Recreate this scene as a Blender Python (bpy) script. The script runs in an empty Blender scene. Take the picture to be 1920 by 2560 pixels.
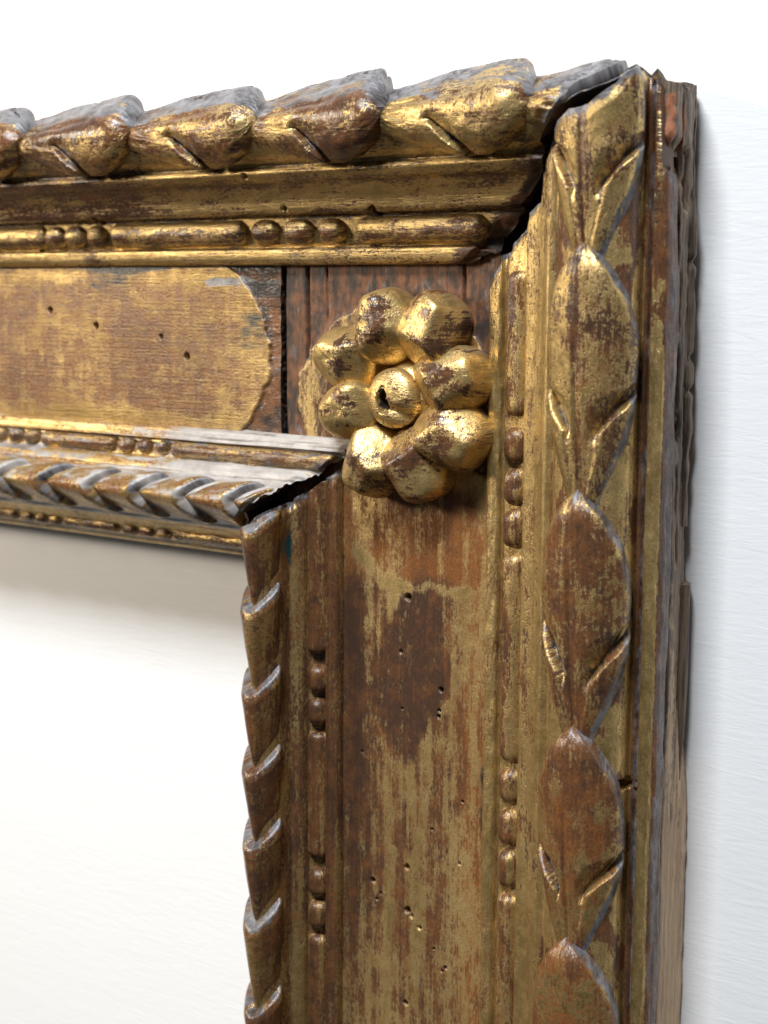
import bpy, math
import numpy as np

# ------------------------------------------------------------------ camera, light, exposure
scene = bpy.context.scene
COL = scene.collection

cam_d = bpy.data.cameras.new("camera")
cam = bpy.data.objects.new("camera", cam_d)
COL.objects.link(cam)
scene.camera = cam
cam_d.sensor_fit = 'HORIZONTAL'
cam_d.sensor_width = 36.0
cam_d.lens = 3845.0 / 1920.0 * 36.0
cam_d.clip_start = 0.01
cam_d.clip_end = 50.0
from mathutils import Matrix, Vector
CR = ((0.81199735, -0.08681186, 0.57716895),
      (0.00522075, 0.98991757, 0.14154842),
      (-0.58363776, -0.11192368, 0.80426367))
CP = (0.16383083, -0.05624249, 0.36046389)
cam.matrix_world = Matrix(((*CR[0], CP[0]), (*CR[1], CP[1]), (*CR[2], CP[2]), (0, 0, 0, 1)))
cam_d.dof.use_dof = True
cam_d.dof.focus_distance = 0.405
cam_d.dof.aperture_fstop = 22.0

world = bpy.data.worlds.new("World")
scene.world = world
world.use_nodes = True
bg = world.node_tree.nodes["Background"]
bg.inputs[0].default_value = (0.93, 0.96, 1.0, 1)
bg.inputs[1].default_value = 0.055


def area(name, direction, dist, size, power, color, size_y=None):
    d = bpy.data.lights.new(name, 'AREA')
    d.energy = power
    d.color = color
    d.size = size
    if size_y:
        d.shape = 'RECTANGLE'
        d.size_y = size_y
    o = bpy.data.objects.new(name, d)
    COL.objects.link(o)
    v = Vector(direction).normalized()
    tgt = Vector((-0.08, -0.12, 0.0))
    o.location = tgt + v * dist
    o.rotation_euler = v.to_track_quat('Z', 'Y').to_euler()
    return o


area("window_light", (0.14, 1.40, 1.0), 1.5, 0.50, 38.0, (0.905, 0.95, 1.0), 0.32)
area("room_light", (-1.25, 0.50, 1.0), 1.5, 0.30, 16.0, (1.0, 0.88, 0.72), 0.30)

scene.view_settings.view_transform = 'Standard'
scene.view_settings.look = 'None'
scene.view_settings.exposure = 0.0
scene.view_settings.gamma = 1.0


# ------------------------------------------------------------------ noise
def _hash(ix, iy, seed):
    h = (ix.astype(np.int64) * 374761393 + iy.astype(np.int64) * 668265263 + seed * 1274126177) & 0xFFFFFFFF
    h = ((h ^ (h >> 13)) * 1274126177) & 0xFFFFFFFF
    h = (h ^ (h >> 16)) & 0xFFFFFF
    return h.astype(np.float64) / float(0xFFFFFF)


def vnoise(x, y, seed=0):
    ix = np.floor(x); iy = np.floor(y)
    fx = x - ix; fy = y - iy
    fx = fx * fx * (3 - 2 * fx); fy = fy * fy * (3 - 2 * fy)
    a = _hash(ix, iy, seed); b = _hash(ix + 1, iy, seed)
    c = _hash(ix, iy + 1, seed); d = _hash(ix + 1, iy + 1, seed)
    return (a * (1 - fx) + b * fx) * (1 - fy) + (c * (1 - fx) + d * fx) * fy


def fbm(x, y, seed=0, octaves=4):
    x = np.asarray(x, float); y = np.asarray(y, float)
    s = 0; amp = 0.5; tot = 0
    for o in range(octaves):
        s = s + amp * vnoise(x, y, seed + o * 17)
        tot += amp
        x = x * 2.03 + 11.3; y = y * 2.03 + 5.7; amp *= 0.5
    return s / tot - 0.5          # about -.5 .. .5


def sst(x, a, b):
    k = np.clip((x - a) / (b - a), 0, 1)
    return k * k * (3 - 2 * k)


def gauss(x, c, w):
    return np.exp(-((x - c) / w) ** 2)


# ------------------------------------------------------------------ materials
class NT:
    def __init__(self, name):
        self.m = bpy.data.materials.new(name)
        self.m.use_nodes = True
        self.t = self.m.node_tree
        self.b = self.t.nodes["Principled BSDF"]

    def n(self, typ, **kw):
        o = self.t.nodes.new(typ)
        for k, v in kw.items():
            setattr(o, k, v)
        return o

    def l(self, a, b):
        self.t.links.new(a, b)

    def attr(self, name):
        return self.n('ShaderNodeAttribute', attribute_name=name)

    def math(self, op, a, b=None, c=None, clamp=False):
        o = self.n('ShaderNodeMath', operation=op)
        o.use_clamp = clamp
        for i, v in enumerate((a, b, c)):
            if v is None:
                continue
            if isinstance(v, (int, float)):
                o.inputs[i].default_value = v
            else:
                self.l(v, o.inputs[i])
        return o.outputs[0]

    def step(self, v, a, b):
        o = self.n('ShaderNodeMapRange', interpolation_type='SMOOTHSTEP')
        self.l(v, o.inputs[0])
        o.inputs[1].default_value = a; o.inputs[2].default_value = b
        return o.outputs[0]

    def noise(self, vec, scale, detail=4, rough=0.6, sc=1.0, dist=0.0):
        mp = self.n('ShaderNodeMapping')
        mp.inputs['Scale'].default_value = scale
        self.l(vec, mp.inputs[0])
        o = self.n('ShaderNodeTexNoise')
        o.inputs['Scale'].default_value = sc
        o.inputs['Detail'].default_value = detail
        o.inputs['Roughness'].default_value = rough
        o.inputs['Distortion'].default_value = dist
        self.l(mp.outputs[0], o.inputs['Vector'])
        return o.outputs[0]

    def mix(self, f, a, b):
        o = self.n('ShaderNodeMix', data_type='RGBA')
        if isinstance(f, (int, float)):
            o.inputs[0].default_value = f
        else:
            self.l(f, o.inputs[0])
        for i, v in ((6, a), (7, b)):
            if isinstance(v, tuple):
                o.inputs[i].default_value = (*v, 1)
            else:
                self.l(v, o.inputs[i])
        return o.outputs[2]

    def mixf(self, f, a, b):
        o = self.n('ShaderNodeMix', data_type='FLOAT')
        if isinstance(f, (int, float)):
            o.inputs[0].default_value = f
        else:
            self.l(f, o.inputs[0])
        for i, v in ((2, a), (3, b)):
            if isinstance(v, (int, float)):
                o.inputs[i].default_value = v
            else:
                self.l(v, o.inputs[i])
        return o.outputs[0]


def make_gilded():
    k = NT("worn_gilding")
    g = k.attr("grain").outputs['Vector']
    mk = k.n('ShaderNodeSeparateColor'); ma = k.attr("mask"); k.l(ma.outputs['Color'], mk.inputs[0])
    tn = k.n('ShaderNodeSeparateColor'); ta = k.attr("tint"); k.l(ta.outputs['Color'], tn.inputs[0])
    cov, bare, dirt_shade, gesso = mk.outputs[0], mk.outputs[1], mk.outputs[2], ma.outputs['Alpha']
    amber, olive, green = tn.outputs[0], tn.outputs[1], tn.outputs[2]
    nA = k.noise(g, (700, 1500, 13), 5, 0.65)       # speckle
    nB = k.noise(g, (110, 420, 13), 4, 0.6)         # streaks
    nC = k.noise(g, (220, 260, 13), 3, 0.6)         # blotches
    nD = k.noise(g, (2600, 3000, 13), 2, 0.6)       # grain
    nE = k.noise(g, (45, 1700, 13), 4, 0.6)         # long fine brush lines
    s = k.math('MULTIPLY_ADD', k.math('SUBTRACT', nA, 0.5), 1.5, cov)
    s = k.math('MULTIPLY_ADD', k.math('SUBTRACT', nB, 0.5), 0.9, s)
    s = k.math('MULTIPLY_ADD', k.math('SUBTRACT', nD, 0.5), 0.9, s)
    s = k.math('MULTIPLY_ADD', k.math('SUBTRACT', nE, 0.5), 0.55, s)
    mr = k.n('ShaderNodeMapRange', interpolation_type='SMOOTHSTEP')
    k.l(s, mr.inputs[0])
    k.l(k.math('MULTIPLY_ADD', ta.outputs['Alpha'], -0.30, 0.42), mr.inputs[1])
    k.l(k.math('MULTIPLY_ADD', ta.outputs['Alpha'], 0.34, 0.58), mr.inputs[2])
    gold = mr.outputs[0]
    nF = k.noise(g, (1500, 2300, 13), 3, 0.7, dist=0.8)
    speck = k.math('MULTIPLY', k.step(nF, 0.54, 0.64), k.math('MULTIPLY_ADD', nB, 1.6, -0.25, clamp=True))
    gold = k.math('MULTIPLY', gold, k.math('SUBTRACT', 1.0, k.math('MULTIPLY', speck, 0.85)))
    am = k.math('MULTIPLY_ADD', k.math('SUBTRACT', nC, 0.5), 1.6, amber)
    am = k.math('MULTIPLY_ADD', k.math('SUBTRACT', nE, 0.5), 0.9, am, clamp=True)
    under = k.mix(am, (0.064, 0.033, 0.020), (0.215, 0.083, 0.024))
    under = k.mix(k.step(nD, 0.52, 0.66), under, (0.035, 0.020, 0.015))
    ol = k.math('MULTIPLY_ADD', k.math('SUBTRACT', nC, 0.5), 1.3, olive)
    ol = k.math('MULTIPLY_ADD', k.math('SUBTRACT', nA, 0.5), 1.2, ol, clamp=True)
    goldc = k.mix(ol, (0.78, 0.545, 0.225), (0.27, 0.185, 0.066))
    c = k.mix(gold, under, goldc)
    # bare wood
    nw = k.noise(g, (60, 300, 13), 6, 0.65, dist=1.2)
    woodc = k.mix(k.step(k.math('MULTIPLY_ADD', nC, 0.6, k.math('MULTIPLY', nw, 0.5)), 0.42, 0.68), (0.026, 0.016, 0.011), (0.18, 0.070, 0.026))
    bw = k.step(k.math('MULTIPLY_ADD', k.math('SUBTRACT', nA, 0.5), 0.8, bare), 0.42, 0.58)
    c = k.mix(bw, c, woodc)
    # gesso / dusty wear, plus sheen and overhead light painted as grey
    ng = k.noise(g, (160, 500, 13), 5, 0.65)
    gf = k.step(k.math('MULTIPLY_ADD', k.math('SUBTRACT', ng, 0.5), 1.5, gesso), 0.38, 0.68)
    gcol = k.mix(k.step(k.math('MULTIPLY_ADD', nC, 0.6, k.math('MULTIPLY', nA, 0.4)), 0.36, 0.62), (0.045, 0.037, 0.036), (0.19, 0.183, 0.190))
    gcol = k.mix(k.step(amber, 0.75, 1.05), gcol, k.mix(nC, (0.22, 0.19, 0.17), (0.60, 0.56, 0.52)))  # paler tone for the inner top moulding, overhead light put into colour
    c = k.mix(gf, c, gcol)
    df = k.step(k.math('MULTIPLY_ADD', k.math('SUBTRACT', nB, 0.5), 1.2, dirt_shade), 0.35, 0.75)  # grime, also carries shade painted into cuts, hole and gap faces
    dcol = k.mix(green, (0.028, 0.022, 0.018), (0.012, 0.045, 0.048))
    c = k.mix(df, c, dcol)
    k.l(c, k.b.inputs['Base Color'])
    met = k.math('MULTIPLY', gold, k.math('SUBTRACT', 1.0, bw))
    met = k.math('MULTIPLY', met, k.math('SUBTRACT', 1.0, gf))
    met = k.math('MULTIPLY', met, k.math('SUBTRACT', 1.0, df))
    k.l(k.math('MULTIPLY', met, 0.86), k.b.inputs['Metallic'])
    r = k.mixf(met, 0.27, 0.37)
    r = k.math('MULTIPLY_ADD', k.math('SUBTRACT', nA, 0.5), 0.5, r)
    r = k.mixf(bw, r, 0.62)
    r = k.mixf(gf, r, 0.34)
    k.l(r, k.b.inputs['Roughness'])
    hgt = k.math('MULTIPLY_ADD', nA, 0.5, k.math('MULTIPLY', met, 0.15))
    hgt = k.math('MULTIPLY_ADD', nE, 0.5, hgt)
    hgt = k.math('MULTIPLY_ADD', nw, k.math('MULTIPLY', bw, 0.9), hgt)
    hgt = k.math('MULTIPLY_ADD', nD, 0.35, hgt)
    bp = k.n('ShaderNodeBump')
    bp.inputs['Strength'].default_value = 0.6
    bp.inputs['Distance'].default_value = 0.00035
    k.l(hgt, bp.inputs['Height'])
    k.l(bp.outputs[0], k.b.inputs['Normal'])
    return k.m


def make_wood():
    k = NT("weathered_wood")
    g = k.attr("grain").outputs['Vector']
    mk = k.n('ShaderNodeSeparateColor'); ma = k.attr("mask"); k.l(ma.outputs['Color'], mk.inputs[0])
    tan, dark, red = mk.outputs[0], mk.outputs[1], mk.outputs[2]
    n1 = k.noise(g, (40, 900, 13), 5, 0.65, dist=0.4)
    n2 = k.noise(g, (300, 500, 13), 5, 0.7)
    c = k.mix(k.step(n1, 0.36, 0.64), (0.062, 0.041, 0.029), (0.26, 0.185, 0.125))
    tanc = k.mix(k.step(n1, 0.36, 0.66), (0.42, 0.275, 0.165), (0.62, 0.44, 0.27))
    c = k.mix(k.step(k.math('MULTIPLY_ADD', k.math('SUBTRACT', n2, 0.5), 1.0, tan), 0.35, 0.65), c, tanc)
    c = k.mix(k.step(k.math('MULTIPLY_ADD', k.math('SUBTRACT', n2, 0.5), 1.0, red), 0.4, 0.6), c, (0.34, 0.125, 0.055))
    c = k.mix(k.step(k.math('MULTIPLY_ADD', k.math('SUBTRACT', n2, 0.5), 1.0, dark), 0.4, 0.6), c, (0.025, 0.019, 0.015))
    k.l(c, k.b.inputs['Base Color'])
    k.b.inputs['Roughness'].default_value = 0.6
    bp = k.n('ShaderNodeBump')
    bp.inputs['Strength'].default_value = 0.8
    bp.inputs['Distance'].default_value = 0.0006
    k.l(k.math('MULTIPLY_ADD', n2, 0.6, n1), bp.inputs['Height'])
    k.l(bp.outputs[0], k.b.inputs['Normal'])
    return k.m


def make_wall():
    k = NT("white_wall_paint")
    tc = k.n('ShaderNodeTexCoord')
    v = tc.outputs['Object']
    n1 = k.noise(v, (75, 480, 1), 5, 0.6, dist=1.0)
    n2 = k.noise(v, (300, 1100, 1), 3, 0.6, dist=0.5)
    n3 = k.noise(v, (12, 60, 1), 2, 0.5)
    c = k.mix(n3, (0.84, 0.84, 0.84), (0.88, 0.88, 0.875))
    k.l(c, k.b.inputs['Base Color'])
    k.b.inputs['Roughness'].default_value = 0.55
    h = k.math('MULTIPLY_ADD', n2, 0.35, n1)
    h = k.math('MULTIPLY_ADD', n3, 0.8, h)
    bp = k.n('ShaderNodeBump')
    bp.inputs['Strength'].default_value = 0.20
    bp.inputs['Distance'].default_value = 0.0005
    k.l(h, bp.inputs['Height'])
    k.l(bp.outputs[0], k.b.inputs['Normal'])
    return k.m


GILD = make_gilded()
WOOD = make_wood()
WALLM = make_wall()


# ------------------------------------------------------------------ mesh building
def link(name, me, parent=None):
    o = bpy.data.objects.new(name, me)
    COL.objects.link(o)
    if parent:
        o.parent = parent
    return o


def build(name, V, F, mat, parent, grain, mask=None, tint=None, smooth=True):
    me = bpy.data.meshes.new(name)
    n = len(V); f = len(F)
    me.vertices.add(n)
    me.vertices.foreach_set("co", np.ascontiguousarray(V, np.float32).ravel())
    F = np.ascontiguousarray(F, np.int32)
    me.loops.add(f * 4)
    me.loops.foreach_set("vertex_index", F.ravel())
    me.polygons.add(f)
    me.polygons.foreach_set("loop_start", np.arange(0, 4 * f, 4, dtype=np.int32))
    me.update(calc_edges=True)
    me.polygons.foreach_set("use_smooth", np.full(f, smooth, dtype=bool))
    a = me.attributes.new("grain", 'FLOAT_VECTOR', 'POINT')
    a.data.foreach_set("vector", np.ascontiguousarray(grain, np.float32).ravel())
    for nm, arr in (("mask", mask), ("tint", tint)):
        if arr is None:
            arr = np.zeros((n, 4))
        a = me.attributes.new(nm, 'FLOAT_COLOR', 'POINT')
        a.data.foreach_set("color", np.ascontiguousarray(np.clip(arr, -1, 2), np.float32).ravel())
    me.materials.append(mat)
    me.validate()
    return link(name, me, parent)


def grid_faces(nr, nc, off=0, flip=False, wrap=False):
    r = np.arange(nr - 1)[:, None]; c = np.arange(nc if wrap else nc - 1)[None, :]
    c2 = (c + 1) % nc
    a = r * nc + c; b = r * nc + c2; d = (r + 1) * nc + c; e = (r + 1) * nc + c2
    q = np.stack([a, b, e, d], -1).reshape(-1, 4) + off
    return q[:, ::-1] if flip else q


def resample(pts, ds, smooth=2):
    P = np.array(pts, float)
    for _ in range(smooth):           # corner cutting softens every arris a little
        Q = 0.82 * P[:-1] + 0.18 * P[1:]
        R = 0.18 * P[:-1] + 0.82 * P[1:]
        P = np.concatenate([P[:1], np.stack([Q, R], 1).reshape(-1, 2), P[-1:]])
    seg = np.hypot(*np.diff(P, axis=0).T)
    s = np.r_[0, np.cumsum(seg)]
    n = max(int(s[-1] / ds), 4)
    S = np.linspace(0, s[-1], n + 1)
    return S, np.interp(S, s, P[:, 0]), np.interp(S, s, P[:, 1])


class Prof:
    """cross-section of a moulding: u runs inward from the outer edge, h stands off the wall"""
    def __init__(self, pts, ds=0.00032, smooth=2):
        self.S, self.U, self.H = resample(pts, ds, smooth)
        du = np.gradient(self.U, self.S); dh = np.gradient(self.H, self.S)
        l = np.hypot(du, dh); self.nu = -dh / l; self.nh = du / l

    def at(self, s):
        f = lambda a: np.interp(s, self.S, a)
        return f(self.U), f(self.H), f(self.nu), f(self.nh)

    def s_of_u(self, u):          # first arc length where the section passes u going inward
        i = int(np.argmax(self.U >= u))
        return self.S[i]


def place(axis, t, u, h):
    return np.stack([-t, -u, h], -1) if axis == 'top' else np.stack([-u, -t, h], -1)


def masks(shape, cov=0.5, bare=0, dirt_shade=0, gesso=0, amber=0.5, olive=0.5, green=0, soft=0.25):
    f = lambda v: np.broadcast_to(v, shape)
    return (np.stack([f(cov), f(bare), f(dirt_shade), f(gesso)], -1),
            np.stack([f(amber), f(olive), f(green), f(np.float64(soft))], -1))


_id = [0]


def nid():
    _id[0] += 1
    return _id[0] * 1.37


def sweep(name, parent, axis, prof, t0, t1, dt, disp, paint, mat=GILD, cap_h=0.002, gid=None, deep=False, cap_u=None):
    """moulding swept along a rail; t0(u) is its cut end; disp is carving along the section normal"""
    S, U, H = prof.S, prof.U, prof.H
    nt = int((t1 - np.min(t0(U))) / dt)
    k = np.linspace(0, 1, nt)[:, None]
    k = k ** 1.0
    T0 = t0(U)[None, :]
    T = T0 + (t1 - T0) * k
    SS = np.broadcast_to(S, T.shape); UU = np.broadcast_to(U, T.shape); HH = np.broadcast_to(H, T.shape)
    d = disp(T, SS, UU, HH)
    u = UU + prof.nu * d; h = HH + prof.nh * d
    gid = nid() if gid is None else gid
    V = place(axis, T, u, h).reshape(-1, 3)
    G = np.stack([T, SS, np.full_like(T, gid)], -1).reshape(-1, 3)
    M, N = paint(T, SS, UU, HH)
    M = M.reshape(-1, 4); N = N.reshape(-1, 4)
    nc = len(S)
    flip = (axis == 'side')
    F = [grid_faces(nt, nc, 0, not flip)]
    # end grain of the cut: a rough face going back to the wall
    kc = 14
    q = np.linspace(0, 1, kc)[:, None]
    u0, h0, tt0 = u[0][None, :], h[0][None, :], T[0][None, :]
    ch = cap_h(u0) if callable(cap_h) else cap_h
    hc = h0 + (ch - h0) * q
    tc = tt0 + 0.0016 * fbm(u0 * 900 + 0 * q, hc * 900, 91, 3) * np.minimum(q * 6, 1) + 0.0075 * q * (1 if deep else 0.1)
    uc = np.broadcast_to(u0, hc.shape) if cap_u is None else u0 + (cap_u - u0) * q
    hc = hc if cap_u is None else h0 + 0 * q
    Vc = place(axis, tc, uc, hc).reshape(-1, 3)
    Gc = np.stack([hc * 0.4, uc, np.full_like(hc, gid + 0.5)], -1).reshape(-1, 3)
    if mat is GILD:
        Mc, Nc = masks(hc.shape, 0.0, 1.2, 0.62, 0.0)  # end grain darkened in colour to paint in the shade of the gap
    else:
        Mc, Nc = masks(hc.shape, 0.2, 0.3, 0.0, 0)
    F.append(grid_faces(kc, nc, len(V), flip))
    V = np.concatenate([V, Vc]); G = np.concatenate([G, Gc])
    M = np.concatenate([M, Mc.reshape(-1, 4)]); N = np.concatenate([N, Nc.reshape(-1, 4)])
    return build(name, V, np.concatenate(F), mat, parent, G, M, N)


def hole(d, T, C, holes):
    """worm holes: (t, across, radius)"""
    for (t, c, r) in holes:
        q = np.hypot((T - t), (C - c)) / r
        q = q * (1 + 0.07 * np.sin(3 * np.arctan2(C - c, T - t) + t * 900))
        d = d - 0.0034 * (1 - sst(q, 0.62, 1.02))
    return d


# ------------------------------------------------------------------ the wall
wm = bpy.data.meshes.new("wall")
W = 1.6
wm.from_pydata([(-W, -W, -0.0004), (W, -W, -0.0004), (W, W, -0.0004), (-W, W, -0.0004)], [], [(0, 1, 2, 3)])
wm.materials.append(WALLM)
wall = link("wall", wm)
wall["kind"] = "structure"
wall["label"] = "white painted wall with fine horizontal brush marks behind the frame"


# ------------------------------------------------------------------ the frame
frame = bpy.data.objects.new("picture_frame", None)
COL.objects.link(frame)
frame.location = (0, 0, 0)
frame["label"] = "antique carved giltwood picture frame corner with rosette, worn gold and cracked mitre, on white wall"
frame["category"] = "picture frame"

OUT_CORE = [(0.0010, 0.0270), (0.0009, 0.0290), (0.0012, 0.0312), (0.0030, 0.0335), (0.0070, 0.0354), (0.0120, 0.0360),
            (0.0165, 0.0352), (0.0200, 0.0333), (0.0216, 0.0308), (0.0223, 0.0298), (0.0230, 0.0304), (0.0242, 0.0309), (0.0262, 0.0294),
            (0.0268, 0.0282), (0.0273, 0.0270), (0.0310, 0.0246), (0.0345, 0.0236), (0.0350, 0.0222), (0.0353, 0.0192),
            (0.0362, 0.0194), (0.0430, 0.0182), (0.0439, 0.0174), (0.0444, 0.0194), (0.0470, 0.0192), (0.0482, 0.0186),
            (0.0488, 0.0176), (0.0489, 0.0160), (0.0489, 0.0120)]
OUT_TOP = [(0.0065, 0.004), (0.0056, 0.0200), (0.0046, 0.0255), (0.0043, 0.0276), (0.0048, 0.0288), (0.0102, 0.0350), (0.0124, 0.0357)] + OUT_CORE[6:]
OUT_SIDE = [(0.0040, 0.0192), (-0.0030, 0.0195), (-0.0050, 0.0198), (-0.0056, 0.0206), (-0.0057, 0.0232), (-0.0052, 0.0255),
            (-0.0044, 0.0266), (-0.0030, 0.0270), (-0.0014, 0.0266), (-0.0009, 0.0252), (-0.0004, 0.0268), (0.0003, 0.0270), (0.0006, 0.0258)] + OUT_CORE
P_OUT_TOP = Prof(OUT_TOP)
P_OUT_SIDE = Prof(OUT_SIDE)
INN = [(0.0972, 0.0140), (0.0972, 0.0172), (0.0976, 0.0188), (0.0984, 0.0193), (0.1002, 0.0195), (0.1006, 0.0204), (0.1010, 0.0196),
       (0.1014, 0.0182), (0.1020, 0.0184), (0.1058, 0.0202), (0.1064, 0.0204), (0.1069, 0.0226), (0.1078, 0.0238), (0.1092, 0.0248), (0.1101, 0.0244),
       (0.1110, 0.0288), (0.1128, 0.0326), (0.1152, 0.0346), (0.1178, 0.0334), (0.1206, 0.0298), (0.1232, 0.0258),
       (0.1240, 0.0246), (0.1252, 0.0240), (0.1262, 0.0222), (0.1270, 0.0196), (0.1290, 0.0172), (0.1330, 0.0124), (0.1338, 0.0112),
       (0.1352, 0.0104), (0.1361, 0.0092), (0.1364, 0.0070), (0.1362, 0.0030)]
P_INN = Prof(INN)
i_g = OUT_CORE.index((0.0216, 0.0308))
LEAF_CORE = OUT_CORE[:i_g] + [(0.0216, 0.0314), (0.0232, 0.0298), (0.0250, 0.0276)]     # the bed the leaves are carved from
P_LEAF_TOP = Prof(OUT_TOP[:6] + LEAF_CORE[5:], 0.0003, 4)
P_LEAF_SIDE = Prof([p for p in OUT_SIDE[:11]] + LEAF_CORE, 0.0003, 4)


def end_fn(us, ds, jag, seed):
    us = np.array(us); ds = np.array(ds)
    def f(u):
        return u + np.interp(u, us, ds) + jag * fbm(u * 330, 0 * u + 3.1, seed, 4) * 2
    return f


end_out_top = end_fn([-.005, .0008, .003, .0053, .0070, .0087, .0152, .0206, .0266, .0312, .0359, .0421, .0478, .05],
                     [.0100, .0060, .0022, .0012, .0032, .0066, .0068, .0056, .0010, .0018, .0026, .0022, .0034, .0036], 0.0006, 5)
end_out_side0 = end_fn([.001, .0035, .0050, .0103, .0146, .0212, .0285, .0292, .0301, .0351, .0422, .0456, .05],
                       [.0030, .0022, .0033, .0022, -.0012, -.0026, -.0056, .0000, .0036, .0021, .0014, .0040, .0040], 0.0005, 8)
end_inn_top = end_fn([.095, .1009, .1040, .1075, .1105, .1185, .1223, .1260, .137],
                     [-.0070, -.0062, -.0046, -.0036, .0004, .0026, .0014, .0006, -.0010], 0.0004, 15)
end_inn_side = end_fn([.0946, .1011, .1060, .1138, .1199, .1224, .137],
                      [.0098, .0073, .0064, .0046, .0024, .0022, .0016], 0.0003, 18)


def end_out_side(u):
    base = end_out_side0(u)
    strips = 0.0068 + 0.0008 * fbm(u * 900, 0 * u, 31, 3)
    strips = np.where(u < -0.0016, 0.0270 + 0.0030 * fbm(u * 1500, 0 * u + 1, 33, 3), strips)
    k = sst(u, 0.0006, 0.0011)
    return strips * (1 - k) + base * k


# --- paint (where gold leaf has survived) ------------------------------------
def streak(T, S, seed, ft=60, fs=420):
    return fbm(T * ft, S * fs, seed, 5)


def paint_out(axis):
    sd = 100 if axis == 'top' else 200
    def f(T, S, U, H):
        n = streak(T, S, sd)
        m = fbm(T * 160, S * 160, sd + 3, 4)
        b = fbm(T * 30, S * 60, sd + 5, 3)
        cov = 0.68 + 0.55 * n + 0.5 * m + 0.35 * b
        if axis == 'top':
            cov = cov - 0.30 * gauss(U, 0.0268, 0.0012) - 0.30 * gauss(U, 0.0352, 0.0010)
            cov = cov - 0.30 * sst(T, 0.13, 0.19) * (U < 0.035)
            cov = cov - 0.9 * (1 - sst(T - end_out_top(U), 0.000, 0.004 + 0.008 * sst(U, 0.025, 0.045))) * (U > 0.0215)
            gesso = (0.70 + 1.0 * b + 0.4 * n) * (1 - sst(U + 0.003 * m, 0.0085, 0.0110)) * (H > 0.02)
            dirt_shade = 0.55 * (1 - sst(T - end_out_top(U), 0.001, 0.006)) * (U > 0.024)
            dirt_shade = dirt_shade + 0.5 * gauss(U, 0.0225, 0.0012)  # darker line in the groove below the leaves
            amber = 0.30 + 0.4 * b
            green = 0.0 * T
            g2 = np.exp(-((T - 0.112) / 0.005) ** 2 - ((U - 0.0465) / 0.003) ** 2)
            g2 = g2 * (0.75 + 1.4 * fbm(T * 260, U * 260, 119, 4)); dirt_shade = dirt_shade + 0.5 * g2; green = green + g2 * 1.2
        else:
            strip = sst(U, -0.0052, -0.0046) * (1 - sst(U, -0.0014, -0.0008)) * (H > 0.024)
            cov = np.where(U < 0.0005, -0.1 + 1.0 * strip + 0.8 * n + 0.5 * m, cov)
            cov = np.where(U < 0.0005, cov - 0.75 * (1 - sst(T + 0.03 * m, 0.056, 0.066)), cov)
            gr = (U > 0.0005) & (U < 0.0225)
            cov = np.where(gr, cov + 0.02 - 0.5 * sst(fbm(T * 90, S * 160, 261, 3), 0.02, 0.12), cov)
            gesso = np.where(U < 0.0005, 0.10 + 0.45 * gauss(U, -0.0008, 0.0006) + 0.35 * (1 - sst(U, -0.0054, -0.0049)) + 0.3 * n, 0)  # grey on groove and outer edge paints a grazing sheen over brown bole
            gesso = gesso + 0.8 * (1 - sst(T - end_out_side(U), 0.0, 0.003)) * (U > 0.0008)
            gesso = np.where(strip > 0.5, gesso * 0.3, gesso)
            dirt_shade = np.where(U < 0.0005, 0.10, 0.05) + 0.0 * T
            dirt_shade = dirt_shade + 0.40 * gauss(U, 0.0355, 0.0007) + 0.3 * gauss(U, 0.0440, 0.0007)  # darker lines along the bead grooves
            amber = 0.35 + 0.5 * b + 0.0 * T
            green = 0.0 * T
        olive = 0.45 + 0.5 * b
        bare = 0.0 * T
        if axis == 'top':
            bare = 1.1 * (1 - sst(T - end_out_top(U) + 0.004 * fbm(T * 200, S * 300, 77, 3), 0.0045, 0.0062)) * sst(U, 0.034, 0.038)
        return masks(T.shape, cov, bare, dirt_shade, gesso, amber, olive, green)
    return f


def paint_inn(axis):
    sd = 300 if axis == 'top' else 400
    def f(T, S, U, H):
        n = streak(T, S, sd, 40, 420)
        b = fbm(T * 30, S * 60, sd + 5, 3)
        cov = 0.60 + 0.7 * n + 0.4 * b
        gesso = 0.0 * T
        if axis == 'top':
            gesso = 0.45 + 0.9 * fbm(T * 40, S * 500, 321, 4) + 0.45 * (1 - sst(T, 0.14, 0.17))
            gesso = gesso * (U < 0.1255) + 0.75 * gauss(U, 0.1246, 0.0009) + 0.7 * gauss(U, 0.1343, 0.0005)
            cov = cov + 0.1 * sst(T, 0.15, 0.2)
        else:
            cov = cov - 0.28 * gauss(U, 0.0995, 0.002) - 0.15
            gesso = 0.8 * (1 - sst(T - end_inn_side(U), 0.0, 0.004))
        dirt_shade = 0.35 * gauss(U, 0.0973, 0.0005) + 0.45 * gauss(U, 0.1100, 0.0008) + 0.0 * T  # darker lines at the board joint and ribbon groove
        g2 = np.exp(-((T - 0.1285) / 0.0045) ** 2 - ((U - 0.1108) / 0.0018) ** 2) * (0.7 + 1.6 * fbm(T * 260, U * 260, 419, 4)) if axis == 'side' else 0 * T
        amber = (1.02 if axis == 'top' else 0.38) + 0.5 * b  # high on the top rail: selects the pale tone that paints overhead light
        olive = (0.25 if axis == 'top' else 0.55) + 0.5 * b
        return masks(T.shape, cov, 0, dirt_shade + 0.5 * g2, gesso, amber, olive, g2 * 1.5)
    return f


def disp_common(T, S, seed, amp=0.00022):
    return amp * (fbm(T * 45, S * 70, seed, 3) + 0.5 * fbm(T * 30, S * 900, seed + 2, 3) + 0.35 * fbm(T * 500, S * 500, seed + 4, 2))


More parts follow.
